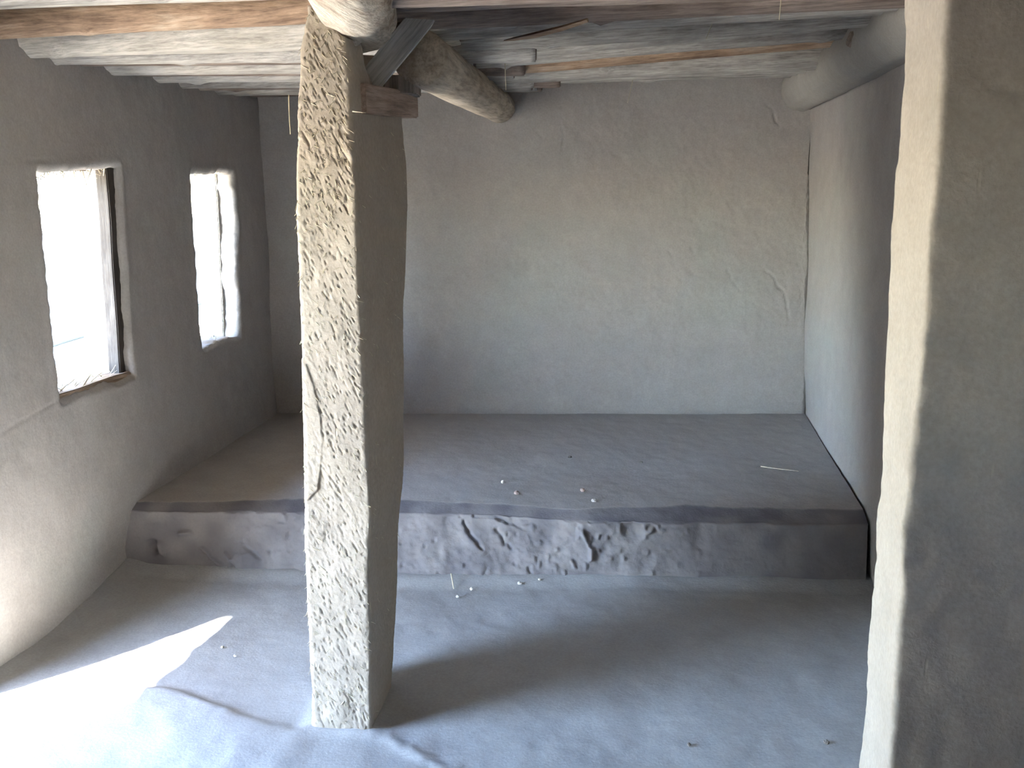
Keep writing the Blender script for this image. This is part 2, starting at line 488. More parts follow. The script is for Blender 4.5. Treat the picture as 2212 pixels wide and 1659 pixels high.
def rounded_rect_ring(x0a, x0b, x1a, x1b, ya, yb, r, steps):
    """corner points a=near (ya), b=far (yb); x0 left, x1 right; returns list of (x,y) and outward normals"""
    corners = [(x0a, ya), (x1a, ya), (x1b, yb), (x0b, yb)]
    pts, nor = [], []
    for i in range(4):
        p, q = np.array(corners[i], float), np.array(corners[(i + 1) % 4], float)
        d = (q - p) / np.linalg.norm(q - p)
        nn = np.array([d[1], -d[0]])
        pn, qn = np.array(corners[i - 1], float), np.array(corners[(i + 2) % 4], float)
        L = np.linalg.norm(q - p)
        k = steps[i]
        for t in range(k):
            s = r + (L - 2 * r) * t / k
            pts.append(p + d * s); nor.append(nn)
        d2 = (qn - q) / np.linalg.norm(qn - q)
        n2 = np.array([d2[1], -d2[0]])
        c = q - d * r - nn * r
        for t in range(4):
            a = (t / 4)
            v = nn * (1 - a) + n2 * a
            v = v / np.linalg.norm(v)
            c2 = q - d * r + d2 * r
            pts.append(q - d * r * (1 - a) ** 2 + d2 * r * a ** 2); nor.append(v)
    return np.array(pts), np.array(nor)

def build_front():
    zs = lin(-0.1, 2.22, 0.009)
    rings, nors = [], []
    for z in zs:
        p, n = rounded_rect_ring(interp(QN, z), interp(QF, z), 1.75, 1.75, 1.46, 1.70, 0.012, (110, 4, 20, 34))
        rings.append(np.column_stack([p, np.full(len(p), z)])); nors.append(np.column_stack([n, np.zeros(len(n))]))
    R, Nn = np.array(rings), np.array(nors)
    P = R.reshape(-1, 3)
    d = 0.0035 * fbm(P, 5, 3, 41) + 0.0016 * fbm(P, 40, 3, 42)
    u, v = P[:, 0], P[:, 2]
    isfront = Nn.reshape(-1, 3)[:, 1] < -0.8
    for pts, w in (([(0.455, 1.08), (0.44, 1.045), (0.445, 1.02), (0.437, 0.985)], 0.0025), ([(0.505, 1.27), (0.52, 1.255), (0.53, 1.235)], 0.002), ([(0.54, 0.98), (0.545, 0.955)], 0.002)):
        d -= np.where(isfront, 0.006 * np.exp(-(poly_dist(u + 0.004 * vnoise(P, 60, 43), v, pts) / w) ** 2), 0)
    P = P + Nn.reshape(-1, 3) * d[:, None]
    o = loft('wall_front', P.reshape(R.shape), M['plaster_fresh'])
    o['kind'] = 'structure'
    tag(o, 'partition wall at the right whose narrow pale end faces the windows')
build_front()

def plain_wall(name, us, vs_, f, thick, label, holes=()):
    t = np.array(thick)
    o = slab(name, us, vs_, f, lambda u, v: f(u, v) + t, M['plaster'], holes=holes)
    tag(o, label)
    return o
zs_ = np.unique(np.concatenate([[-0.1], lin(0.0, 2.22, 0.1), [1.75, 1.95]]).round(4))
# entry lobby to the left of the viewpoint: its narrow doorway lets the sun onto the floor
plain_wall('wall_entry', np.unique(np.concatenate([lin(-1.2, 1.0, 0.1), lin(1.0, 1.95, 0.03), lin(1.95, 2.35, 0.1)]).round(4)), zs_,
           lambda u, v: np.stack([u * 0 - 2.30 + 0.010 * vnoise(np.stack([u * 0, u, v], -1), 5, 35),
                                  u + 0.20 * smooth(v, 0.8, 1.15) * smooth(u, 1.8, 1.0) * smooth(u, 0.3, 1.0) + 0.008 * vnoise(np.stack([u * 0, u, v], -1), 9, 36),
                                  v - smooth(v, 1.35, 1.7) * (0.06 * smooth(u, 1.9, 1.25) + 0.02 * vnoise(np.stack([u * 0, u, v * 0], -1), 14, 37))], -1),
           (-0.15, 0, 0), 'entry wall left of the viewpoint with a narrow doorway', holes=((1.0, 1.95, 0.0, 1.75),))
plain_wall('wall_return', lin(2.13, 2.46, 0.1), zs_, lambda u, v: np.stack([-u, u * 0 + 2.216, v], -1), (0, 0.17, 0), 'end of the window wall beside the doorway')
plain_wall('wall_near', lin(-1.9, 2.9, 0.2), zs_, lambda u, v: np.stack([-u, u * 0 - 1.0, v], -1), (0, -0.2, 0), 'plastered wall behind the viewpoint')
plain_wall('wall_side', np.unique(np.concatenate([lin(-1.2, -0.5, 0.1), lin(-0.5, 0.35, 0.1), lin(0.35, 0.65, 0.1), lin(0.65, 1.75, 0.1)]).round(4)), np.unique(np.concatenate([zs_, [1.2]])).round(4), lambda u, v: np.stack([u * 0 + 1.6, u, v], -1), (0.2, 0, 0),
           'plastered wall right of the viewpoint with an opening to the yard', holes=((0.35, 0.65, 1.2, 1.75),))

# floor
def step_foot(x):
    return interp([(-2.3, 3.31), (-2.16, 3.321), (-1.357, 3.324), (-0.9, 3.35), (-0.167, 3.49), (0.905, 3.605), (1.2, 3.65)], x)

def floor_f(u, v):
    P = np.stack([u, v, u * 0], -1)
    z = 0.006 * fbm(P, 2.2, 3, 51) + 0.0012 * fbm(P, 18, 3, 52)
    # a shallow ledge left of the pillar where one layer of mud ends
    led = interp([(-1.75, 2.50), (-1.589, 2.475), (-1.50, 2.468), (-1.432, 2.458), (-1.329, 2.423), (-1.132, 2.356), (-0.968, 2.328), (-0.85, 2.30)], u) + 0.006 * vnoise(P, 25, 53)
    w = smooth(u, -1.72, -1.5) * smooth(u, -0.9, -1.0)
    e = led - v
    z += w * 0.020 * smooth(e, -0.002, 0.045) * (1 - smooth(e, 0.06, 0.40)) * (0.45 + 0.55 * smooth(u, -1.0, -1.3))
    led2 = interp([(-0.80, 2.33), (-0.733, 2.315), (-0.648, 2.262), (-0.526, 2.195), (-0.4, 2.17), (-0.2, 2.12)], u) + 0.010 * vnoise(P, 30, 54)
    w2 = smooth(u, -0.78, -0.70) * smooth(u, -0.15, -0.45)
    e2 = v - led2
    z += w2 * (0.006 * np.exp(-((e2 - 0.01) / 0.02) ** 2) + 0.0025 * np.exp(-((e2 - 0.02) / 0.04) ** 2) * vnoise(P, 70, 55))
    # mud heaped round the pillar foot
    dp = np.hypot(np.maximum(np.maximum(-0.955 - u, u + 0.775), 0), np.maximum(np.maximum(2.33 - v, v - 2.6), 0))
    z += 0.010 * np.exp(-(dp / 0.035) ** 2)
    z += 0.02 * smooth(v - step_foot(u), -0.10, 0.02)
    z += 0.015 * smooth(u, -2.02, -2.12)
    return np.stack([u, v, z], -1)
fu = np.unique(np.concatenate([lin(-2.88, -2.12, 0.04), lin(-2.12, 0.92, 0.01), lin(0.92, 1.8, 0.08)]).round(5))
fv = np.unique(np.concatenate([lin(-1.2, 1.7, 0.05), lin(1.7, 3.75, 0.01)]).round(5))
o = slab('floor', fu, fv, floor_f, lambda u, v: np.stack([u, v, u * 0 - 0.12], -1), M['floor'])
tag(o, 'uneven trodden mud floor')

# ------------------------------------------------------------------ raised platform
def build_platform():
    xs = lin(-2.25, 0.876, 0.0065)
    prof = []
    eY = [(-2.3, 3.335), (-2.091, 3.345), (-1.38, 3.42), (-0.97, 3.489), (-0.742, 3.512), (-0.173, 3.507), (0.194, 3.563), (0.903, 3.646)]
    bY = [(-2.3, 3.38), (-2.094, 3.385), (-1.427, 3.53), (-0.993, 3.579), (-0.756, 3.586), (-0.272, 3.578), (0.16, 3.699), (0.573, 3.734), (0.907, 3.758)]
    X = xs
    P0 = np.stack([X, X * 0, X * 0], -1)
    e = interp(eY, X) + 0.006 * vnoise(P0, 5, 61) + 0.003 * vnoise(P0, 23, 62)
    b = interp(bY, X) + 0.010 * vnoise(P0, 6, 63) + 0.005 * vnoise(P0, 30, 64)
    b = np.maximum(b, e + 0.03)
    f = step_foot(X)
    rows, mud_and_shade = [], []
    nt_, nb, nf, ng = 150, 14, 46, 5
    back = 5.171 + 0.153 * X + 0.06
    for i in range(nt_):                                    # top, back to front
        t = (i / nt_) ** 0.85
        rows.append((X, back + (b - back) * t, np.full_like(X, 0.262))); mud_and_shade.append(np.zeros_like(X))
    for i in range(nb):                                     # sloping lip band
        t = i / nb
        rows.append((X, b + (e - b) * t, 0.262 - 0.024 * t ** 1.3 - 0.002 * min(1, t * 4))); mud_and_shade.append(np.full_like(X, smooth(np.array(t), 0.0, 0.12)))
    for i in range(nf):                                     # step face, its shade painted in as a dark colour
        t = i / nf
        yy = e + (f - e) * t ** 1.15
        rows.append((X, yy, 0.238 * (1 - t))); mud_and_shade.append(np.full_like(X, 0.86))
    for i in range(ng):
        rows.append((X, f - 0.02 * i / ng, np.full_like(X, -0.02 * (i + 0.01)))); mud_and_shade.append(np.zeros_like(X))
    V = np.stack([np.stack([r[0], r[1], r[2] + 0 * X], -1) for r in rows])      # m rows
    D = np.array(mud_and_shade)
    m, k, _ = V.shape
    # normals by finite differences
    dR = np.gradient(V, axis=0); dC = np.gradient(V, axis=1)
    Nn = np.cross(dC, dR); Nn /= np.linalg.norm(Nn, axis=-1, keepdims=True) + 1e-9
    Nn *= np.where((Nn[..., 2:3] < -0.3), -1, 1)
    P = V.reshape(-1, 3)
    d = 0.004 * fbm(P, 3, 3, 65) + 0.0012 * fbm(P, 20, 3, 66)
    face = (np.arange(m)[:, None] >= nt_ + nb) & np.ones((m, k), bool)
    facef = face.ravel().astype(float)
    rough = smooth(P[:, 0], -2.0, -1.5) * smooth(P[:, 0], 0.35, -0.1)
    d += facef * (0.35 + rough) * (0.0055 * fbm(P, 9, 3, 67) + 0.0022 * fbm(P, 40, 3, 68))
    pit = smooth(vnoise(P, (60, 60, 34), 69), 0.55, 0.80)
    d -= facef * pit * 0.006 * (0.2 + rough)
    for pts, w, dep in (([(-0.735, 0.212), (-0.72, 0.195), (-0.70, 0.165), (-0.678, 0.145), (-0.655, 0.115)], 0.006, 0.022),
                        ([(-0.60, 0.19), (-0.575, 0.165), (-0.565, 0.135)], 0.006, 0.016), ([(-0.55, 0.135), (-0.535, 0.12)], 0.005, 0.012),
                        ([(-0.252, 0.20), (-0.232, 0.165), (-0.215, 0.13), (-0.213, 0.085)], 0.007, 0.02), ([(0.0, 0.22), (0.006, 0.20), (0.03, 0.215)], 0.009, 0.016),
                        ([(-1.90, 0.15), (-1.86, 0.155)], 0.009, 0.02), ([(-1.80, 0.09), (-1.76, 0.05), (-1.73, 0.03)], 0.007, 0.016),
                        ([(-1.70, 0.075), (-1.675, 0.03), (-1.67, 0.01)], 0.006, 0.016), ([(-1.62, 0.10), (-1.56, 0.06)], 0.006, 0.012),
                        ([(-0.29, 0.075), (-0.27, 0.05)], 0.006, 0.012), ([(-0.46, 0.05), (-0.45, 0.03)], 0.006, 0.012), ([(-1.985, 0.10), (-1.965, 0.07)], 0.013, 0.03)):
        dd = poly_dist(P[:, 0] + 0.008 * vnoise(P, 55, 70), P[:, 2], pts)
        d -= facef * dep * np.exp(-(dd / w) ** 2)
    # a lump standing proud of the face near the left wall
    d += facef * 0.030 * np.exp(-(np.hypot(P[:, 0] + 2.02, P[:, 2] - 0.085) / 0.030) ** 4)
    d += facef * 0.02 * np.exp(-(np.hypot(P[:, 0] - -0.05, P[:, 2] - 0.20) / 0.04) ** 4)
    P = P + Nn.reshape(-1, 3) * d[:, None]
    idx = np.arange(m * k).reshape(m, k)
    q = np.stack([idx[:-1, :-1], idx[1:, :-1], idx[1:, 1:], idx[:-1, 1:]], -1).reshape(-1, 4)
    # close the body underneath
    Bv = V.reshape(-1, 3)[[0, k - 1, (m - 1) * k, m * k - 1]]
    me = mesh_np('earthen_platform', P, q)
    at = me.attributes.new('mud_and_shade', 'FLOAT', 'POINT')
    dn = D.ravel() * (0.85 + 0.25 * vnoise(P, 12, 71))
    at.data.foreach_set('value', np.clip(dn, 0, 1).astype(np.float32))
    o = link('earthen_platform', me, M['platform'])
    tag(o, 'low raised mud platform across the back of the room with a cracked front step', 'platform')
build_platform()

# ------------------------------------------------------------------ pillar
PFL = [(0.0, -0.954), (0.185, -0.955), (0.404, -0.952), (0.616, -0.949), (0.821, -0.94), (1.018, -0.934), (1.209, -0.929), (1.393, -0.929), (1.571, -0.925), (1.686, -0.914), (1.754, -0.912), (1.821, -0.902), (1.91, -0.892), (1.964, -0.88), (1.985, -0.873)]
PFR = [(0.0, -0.774), (0.156, -0.771), (0.347, -0.763), (0.489, -0.763), (0.669, -0.752), (0.882, -0.755), (1.024, -0.756), (1.188, -0.757), (1.335, -0.758), (1.478, -0.758), (1.606, -0.76), (1.686, -0.764), (1.797, -0.762), (1.842, -0.764), (1.886, -0.773)]
PBR = [(0.0, 2.57), (0.204, 2.609), (0.35, 2.635), (0.543, 2.66), (0.711, 2.704), (0.926, 2.747), (1.116, 2.755), (1.229, 2.777), (1.368, 2.823), (1.494, 2.857), (1.635, 2.86), (1.717, 2.841), (1.75, 2.828)]

def build_pillar():
    hs = np.concatenate([[-0.03], lin(0.0, 1.0, 0.0016)])
    steps = (64, 80, 20, 60)
    p0, n0 = rounded_rect_ring(-0.95, -0.95, -0.765, -0.78, 2.33, 2.72, 0.014, steps)
    k = len(p0)
    top = np.where(p0[:, 1] < 2.44, 1.930 + 0.075 * smooth(p0[:, 0], -0.765, -0.835), 1.925)
    top = top * (1 - smooth(p0[:, 1], 2.43, 2.49)) + (1.765 + 0.18 * smooth(p0[:, 0], -0.79, -0.87)) * smooth(p0[:, 1], 2.43, 2.49)
    # wait for the level of every ring point, then look its section up
    R = np.zeros((len(hs), k, 3)); Nn = np.zeros_like(R)
    zz = np.clip(hs, 0, 1)[:, None] * top[None, :] + np.minimum(hs, 0)[:, None]
    cache = {}
    for i, h in enumerate(hs):
        for zl in (0,):
            pass
        z = zz[i]
        zr = np.round(z, 3)
        for zu in np.unique(zr):
            sel = zr == zu
            if zu not in cache:
                fl, fr, br = interp(PFL, zu), interp(PFR, zu), interp(PBR, zu)
                cache[zu] = rounded_rect_ring(fl, fl - 0.01, fr, fr - 0.005, 2.33, br, 0.014, steps)
            p, n = cache[zu]
            R[i, sel, :2] = p[sel]; R[i, sel, 2] = z[sel]; Nn[i, sel, :2] = n[sel]
    P = R.reshape(-1, 3); n = Nn.reshape(-1, 3)
    d = 0.0045 * fbm(P, 7, 2, 81) + 0.0008 * fbm(P, 30, 2, 82)
    # chopped straw and the slots it leaves: a stretched noise that slants down to the right
    a = math.radians(62)
    s = P[:, 0] + P[:, 1]
    q1 = s * math.sin(a) + P[:, 2] * math.cos(a)
    q2 = s * math.cos(a) - P[:, 2] * math.sin(a)
    Q = np.stack([q1, q2, q1 * 0], -1)
    st = vnoise(Q, (230, 60, 1), 83)
    d -= 0.0020 * smooth(st, 0.52, 0.78)
    d += 0.0010 * smooth(-st, 0.5, 0.8)
    st2 = vnoise(Q, (170, 46, 1), 84)
    d -= 0.0022 * smooth(st2, 0.55, 0.8) * smooth(vnoise(P, 5, 85), -0.3, 0.5)
    # a smoother skin of plaster left standing along the left edge of the front
    front = (n[:, 1] < -0.7)
    xl = np.interp(P[:, 2], [0.70, 0.742, 0.823, 0.89, 0.981, 1.05, 1.096, 1.14], [-0.945, -0.90, -0.887, -0.877, -0.886, -0.90, -0.913, -0.945]) + 0.003 * vnoise(P, 45, 86)
    skin = front * smooth(xl - P[:, 0], -0.001, 0.003) * smooth(P[:, 2], 0.70, 0.72) * smooth(P[:, 2], 1.14, 1.12)
    d = d * (1 - 0.5 * skin) + 0.003 * skin
    # trampled foot and a bruise near the top right edge
    d += 0.006 * vnoise(P, 16, 87) * smooth(P[:, 2], 0.25, 0.05)
    d += 0.012 * np.exp(-(((P[:, 0] + 0.765) / 0.02) ** 2 + ((P[:, 2] - 1.655) / 0.012) ** 2)) * front
    d -= 0.008 * np.exp(-(((P[:, 0] + 0.785) / 0.018) ** 2 + ((P[:, 2] - 1.635) / 0.014) ** 2)) * front
    dark = n[:, 0] > 0.7
    d = np.where(dark, d * 0.45, d)
    P = P + n * d[:, None]
    R2 = P.reshape(R.shape)
    o = loft('mud_pillar', R2, M['plaster_rough'])
    tag(o, 'square mud and straw pillar standing in the middle of the room', 'pillar', kind='thing')
    # bristles of straw that stick out of the mud
    tri, V = [], []
    cand = np.nonzero(((n[:, 1] < -0.5) | (n[:, 0] < -0.3) | (n[:, 0] > 0.3)) & (R.reshape(-1, 3)[:, 2] > 0.02))[0]
    wgt = 1.0 + 5.0 * ((np.abs(n[cand, 0]) > 0.25) & (n[cand, 1] < -0.25)) + 2.5 * (P[cand, 2] > 1.45) * (n[cand, 1] < -0.2)
    wgt = wgt * np.where(n[cand, 0] > 0.7, 0.15, 1)
    pick = rng.choice(cand, 900, replace=False, p=wgt / wgt.sum())
    for i in pick:
        c = P[i]; nn = n[i]
        tang = np.array([-nn[1], nn[0], 0])
        dirn = nn * rng.uniform(0.05, 0.55) + tang * rng.normal(0.35, 0.5) + np.array([0, 0, -1]) * rng.uniform(0.2, 1.0)
        dirn /= np.linalg.norm(dirn)
        Ls = rng.uniform(0.006, 0.022); w = rng.uniform(0.0005, 0.0011)
        u1 = np.cross(dirn, nn); u1 /= np.linalg.norm(u1) + 1e-9
        u2 = np.cross(dirn, u1)
        a0, a1 = c - dirn * Ls * 0.4 + nn * 0.0006, c + dirn * Ls * 0.6 + nn * 0.0012
        b0 = len(V)
        for e in (a0, a1):
            for ang in (0, 2.094, 4.189):
                V.append(e + w * (math.cos(ang) * u1 + math.sin(ang) * u2))
        for j in range(3):
            j2 = (j + 1) % 3
            tri += [(b0 + j, b0 + j2, b0 + 3 + j2), (b0 + j, b0 + 3 + j2, b0 + 3 + j)]
    me = mesh_np('straw_bristles', V, np.zeros((0, 4)), True, tri)
    b = link('straw_bristles', me, M['straw'], o)
    b['kind'] = 'stuff'
build_pillar()

# ------------------------------------------------------------------ logs and boards
def make_log(name, p0, p1, r0, r1, mat, seed, parent=None, seg=22, bend=0.0, knots=3, ridge=0.04, step=0.02, sag=0.0, ends=0.012):
    p0, p1 = np.array(p0, float), np.array(p1, float)
    L = np.linalg.norm(p1 - p0)
    ax = (p1 - p0) / L
    up = np.array([0, 0, 1.0]); sd = np.cross(ax, up); sd /= np.linalg.norm(sd); up = np.cross(sd, ax)
    m = max(8, int(L / step))
    t = np.linspace(0, 1, m)
    th = np.linspace(0, 2 * math.pi, seg, endpoint=False)
    rg = np.random.default_rng(seed)
    c = p0 + (p1 - p0) * t[:, None]
    ph = rg.uniform(0, 6)
    c = c + sd * (bend * np.sin(2.2 * t * math.pi / 2 + ph))[:, None] - up * (sag * np.sin(t * math.pi))[:, None]
    r = r0 + (r1 - r0) * t
    T, TH = np.meshgrid(t * L, th, indexing='ij')
    S = np.stack([T.ravel(), np.cos(TH).ravel(), np.sin(TH).ravel()], -1)
    f = 1 + ridge * fbm(S, (1.3, 2.2, 2.2), 3, seed) + ridge * 0.8 * fbm(S, (2.5, 8, 8), 2, seed + 5)
    for k in range(knots):
        kt, ka, kw = rg.uniform(0, L), rg.uniform(0, 2 * math.pi), rg.uniform(0.015, 0.035)
        da = np.angle(np.exp(1j * (TH.ravel() - ka))) * r0
        f += 0.20 * np.exp(-((T.ravel() - kt) ** 2 + da ** 2) / kw ** 2)
    f = f.reshape(T.shape)
    rr = r[:, None] * f
    rr[0] *= 1 - ends * 4; rr[-1] *= 1 - ends * 4
    V = c[:, None, :] + rr[..., None] * (np.cos(TH)[..., None] * sd + np.sin(TH)[..., None] * up)
    o = loft(name, V, mat, parent)
    return o

# ceiling: earth on brush, carried by cross logs (each a part of the ceiling)
def ceil_f(u, v):
    P = np.stack([u, v, u * 0], -1)
    return np.stack([u, -v, 2.165 + 0.02 * fbm(P, 5, 3, 101) + 0.01 * fbm(P, 30, 2, 102)], -1)
ceiling = slab('ceiling', lin(-2.46, 1.85, 0.03), lin(-5.75, 1.3, 0.03), ceil_f, lambda u, v: np.stack([u, -v, u * 0 + 2.42], -1), M['earth'])
tag(ceiling, 'flat earth roof laid on rows of round logs')
sun_blocker = slab('added_sun_blocker', lin(-3.40, -2.32, 0.12), lin(-5.9, -1.70, 0.15), lambda u, v: np.stack([u, -v, u * 0 + 2.20], -1), lambda u, v: np.stack([u, -v, u * 0 + 2.36], -1), M['earth'], kind=None)  # unseen slab added to keep direct sun out of the windows
sun_blocker.parent = ceiling

def cross_log(y0, z0, x1, z1, r, mat, seed, x0=-2.14, slope=0.1, label=None, y1=None, **kw):
    """z0, z1: underside at the two ends"""
    ye = y0 + slope * (x1 - x0) if y1 is None else y1
    o = make_log('roof_log', (x0, y0, z0 + r), (x1, ye, z1 + r), r, r * kw.pop('taper', 0.92), mat, seed, ceiling, **kw)
    if label: o['label'] = label
    if x1 < 0:
        a, b = np.array((x0, y0, z0 + r)), np.array((x1, ye, z1 + r))
        ax = (b - a) / np.linalg.norm(b - a)
        sd = np.cross(ax, (0, 0, 1.0)); sd /= np.linalg.norm(sd); up = np.cross(sd, ax)
        th = np.linspace(0, 2 * math.pi, 16, endpoint=False)
        disc = lambda c, k: c + k * (np.cos(th)[:, None] * sd + np.sin(th)[:, None] * up)
        e = loft('sawn_end', np.array([disc(b - ax * 0.002, r * 0.80), disc(b + ax * 0.003, r * 0.80), disc(b + ax * 0.004, r * 0.74)]), M['endgrain'], o)
        e['label'] = 'dark sawn log end'
    return o
Md = M['log_mid']
G, Bn, Pl, Dk = M['log_grey'], M['log_brown'], M['log_pale'], M['log_dark']
# left bay: from the window wall across the main beam
cross_log(2.30, 2.075, -0.45, 2.10, 0.055, Pl, 201)
cross_log(2.44, 2.07, -0.42, 2.10, 0.06, Pl, 202, label='pale peeled log with a sawn end right of the beam')
cross_log(2.60, 2.07, -0.55, 2.11, 0.055, G, 203)
cross_log(2.715, 2.085, -0.60, 2.115, 0.05, Pl, 204, label='pale peeled log beside the brown one')
cross_log(2.835, 2.018, -0.62, 2.07, 0.056, Bn, 205, label='brown log with bark left on', knots=5, ridge=0.05)
cross_log(3.02, 1.983, -0.66, 2.01, 0.070, Pl, 206, label='thick pale log with a split face', ridge=0.10, knots=6)
cross_log(3.155, 1.978, -0.433, 1.975, 0.052, Md, 207, y1=3.37, knots=7, ridge=0.07)
cross_log(3.30, 1.985, -0.70, 1.985, 0.040, Dk, 216)
cross_log(3.48, 1.969, -0.70, 1.97, 0.062, Md, 208, knots=9, ridge=0.07)
cross_log(3.65, 1.985, -0.55, 1.985, 0.042, Dk, 217, y1=3.92)
cross_log(3.81, 1.974, -0.60, 1.972, 0.058, Md, 209, knots=6)
cross_log(4.02, 1.97, -0.56, 1.965, 0.055, G, 210, y1=4.30)
cross_log(4.20, 1.975, -0.45, 1.975, 0.042, Dk, 218, y1=4.36)
cross_log(4.38, 1.97, -0.60, 1.972, 0.056, G, 211)
cross_log(4.58, 1.98, -0.6, 1.99, 0.055, G, 212)
cross_log(4.76, 1.99, -0.6, 2.005, 0.055, Dk, 213)
# right bay: from the main beam to the beam along the right wall
for (y0, z0, x1, z1, r, mm, sd_, lab) in (
        (2.06, 2.02, 0.80, 2.03, 0.07, Dk, 220, None),
        (2.21, 2.02, 0.80, 2.04, 0.06, Dk, 221, None),
        (2.36, 1.997, 0.80, 2.015, 0.07, Dk, 222, 'dark bark log'),
        (2.55, 2.02, 0.80, 2.04, 0.07, Dk, 231, None),
        (2.69, 1.990, 0.80, 2.03, 0.072, Dk, 223, 'dark log with a splinter hanging from it'),
        (2.90, 1.985, 0.80, 2.06, 0.068, G, 224, None),
        (3.10, 2.02, 0.80, 2.08, 0.065, G, 230, None),
        (3.30, 2.00, 0.80, 2.075, 0.065, G, 232, None),
        (3.48, 1.983, 0.78, 2.10, 0.072, G, 225, None),
        (3.70, 1.99, 0.78, 2.09, 0.06, G, 233, None),
        (3.94, 1.983, 0.76, 2.09, 0.066, Bn, 226, 'log with reddish brown streaks'),
        (4.19, 1.982, 0.74, 2.03, 0.070, G, 227, None),
        (4.46, 2.00, 0.74, 2.04, 0.062, G, 228, None),
        (4.68, 2.02, 0.72, 2.05, 0.058, G, 234, None),
        (4.88, 2.045, 0.70, 2.06, 0.055, G, 229, None)):
    cross_log(y0, z0, x1, z1, r, mm, sd_, x0=-0.84 if y0 > 2.6 else -0.70, slope=0.06, label=lab, knots=4)

beam1 = make_log('main_beam', (-0.355, 0.75, 2.045), (-0.825, 2.63, 2.022), 0.098, 0.096, M['beam_bark'], 301, seg=40, step=0.012, ridge=0.035, knots=4)
tag(beam1, 'thick round beam whose cut end rests on the pillar, close overhead', 'beam', kind='thing')
beam2 = make_log('main_beam', (-0.672, 2.72, 1.925), (-0.86, 5.16, 1.945), 0.078, 0.082, M['beam'], 302, seg=40, step=0.012, ridge=0.02, knots=3, bend=0.012)
tag(beam2, 'smooth tan beam running from behind the pillar into the back wall', 'beam', kind='thing')
beam3 = make_log('wall_beam', (0.80, 1.66, 2.085), (0.742, 5.34, 2.035), 0.108, 0.112, M['beam_mud'], 303, seg=44, step=0.02, ridge=0.03, knots=3)
knot = make_log('knot_stub', (0.735, 3.62, 2.05), (0.655, 3.60, 2.065), 0.035, 0.026, M['log_dark'], 311, step=0.008, seg=14, knots=0, ridge=0.1)
knot.parent = beam3
tag(beam3, 'grey mud smeared beam lying along the top of the right wall', 'beam', kind='thing')

def boxy(name, cx, size, mat, rot=(0, 0, 0), bev=0.004, parent=None, seed=1, cuts=10):
    """sawn board: bevelled box, slightly uneven along its longest side"""
    import bmesh
    bm = bmesh.new()
    bmesh.ops.create_cube(bm, size=1.0)
    bmesh.ops.scale(bm, vec=size, verts=bm.verts)
    ax = int(np.argmax(size))
    es = [e for e in bm.edges if abs((e.verts[0].co - e.verts[1].co)[ax]) > 1e-6]
    bmesh.ops.subdivide_edges(bm, edges=es, cuts=cuts, use_grid_fill=True)
    eds = [e for e in bm.edges if e.calc_face_angle(0) > 1.0]
    bmesh.ops.bevel(bm, geom=eds, offset=bev, segments=2, affect='EDGES')
    co = np.array([v.co[:] for v in bm.verts])
    off = np.stack([vnoise(co, 9, seed + i) for i in range(3)], -1) * 0.0025
    for v, d in zip(bm.verts, off):
        v.co += Vector(d)
    me = bpy.data.meshes.new(name)
    bm.to_mesh(me); bm.free()
    for p in me.polygons: p.use_smooth = False
    o = link(name, me, mat, parent)
    o.location = cx
    o.rotation_euler = rot
    return o

b = boxy('cap_plank', (-0.800, 2.66, 1.797), (0.11, 0.50, 0.076), M['plank'], rot=(0.03, 0.0, -0.02), seed=5)
tag(b, 'reddish brown plank lying on top of the pillar under the beam ends', 'plank')
b = boxy('wedge_board', (-0.722, 2.645, 1.950), (0.068, 0.020, 0.29), M['board'], rot=(-0.12, math.radians(41), 0.05), seed=6, bev=0.002)
tag(b, 'grey sawn board leaning diagonally between the two beam ends', 'board')
b = boxy('packing_block', (-0.765, 2.80, 1.853), (0.10, 0.17, 0.05), M['darkwood'], rot=(0, 0, 0.1), seed=8)
tag(b, 'small dark block packed between the plank and the rear beam', 'wood block')

# split splinter hanging from a dark roof log
def sliver(name, a, b, w, t, mat):
    a, b = np.array(a, float), np.array(b, float)
    ax = (b - a) / np.linalg.norm(b - a)
    up = np.array([0, 0, 1.0]); sd = np.cross(ax, up); sd /= np.linalg.norm(sd); up = np.cross(sd, ax)
    rings = []
    for s, k in ((0, 0.12), (0.12, 0.6), (0.35, 1.0), (0.7, 0.95), (1.0, 0.7)):
        c = a + (b - a) * s - up * 0.006 * math.sin(s * 3.1)
        rings.append([c + sd * w * k, c + up * t * k, c - sd * w * k, c - up * t * k])
    return loft(name, np.array(rings), mat, smooth_shade=False)
s = sliver('wood_splinter', (-0.44, 2.72, 1.965), (-0.20, 2.66, 2.005), 0.012, 0.008, M['log_brown'])
tag(s, 'brown wood splinter split off and hanging below a dark roof log', 'splinter')

# ------------------------------------------------------------------ window woodwork
w1 = empty('window_1', (-2.2, 3.2, 0.80)); tag(w1, 'nearer narrow window opening with a dark wooden jamb post', kind='structure')
keep_world(boxy('jamb_post', (-2.150, 3.437, 1.21), (0.05, 0.060, 0.86), M['frame'], rot=(-0.045, 0, 0.0), seed=11), w1)
keep_world(boxy('jamb_post', (-2.155, 2.950, 1.21), (0.05, 0.045, 0.86), M['darkwood'], rot=(-0.035, 0, 0.0), seed=12), w1)
keep_world(boxy('sill_board', (-2.150, 3.20, 0.800), (0.085, 0.48, 0.030), M['sill'], rot=(-0.02, -0.05, 0), seed=13), w1)
keep_world(boxy('lintel_board', (-2.20, 3.22, 1.625), (0.10, 0.60, 0.030), M['sill'], rot=(0.02, 0, 0), seed=14), w1)
w2 = empty('window_2', (-2.2, 4.25, 0.79)); tag(w2, 'farther narrow window opening near the back corner', kind='structure')
keep_world(boxy('jamb_board', (-2.215, 4.455, 1.19), (0.075, 0.030, 0.84), M['log_pale'], rot=(-0.045, 0, 0), seed=15), w2)
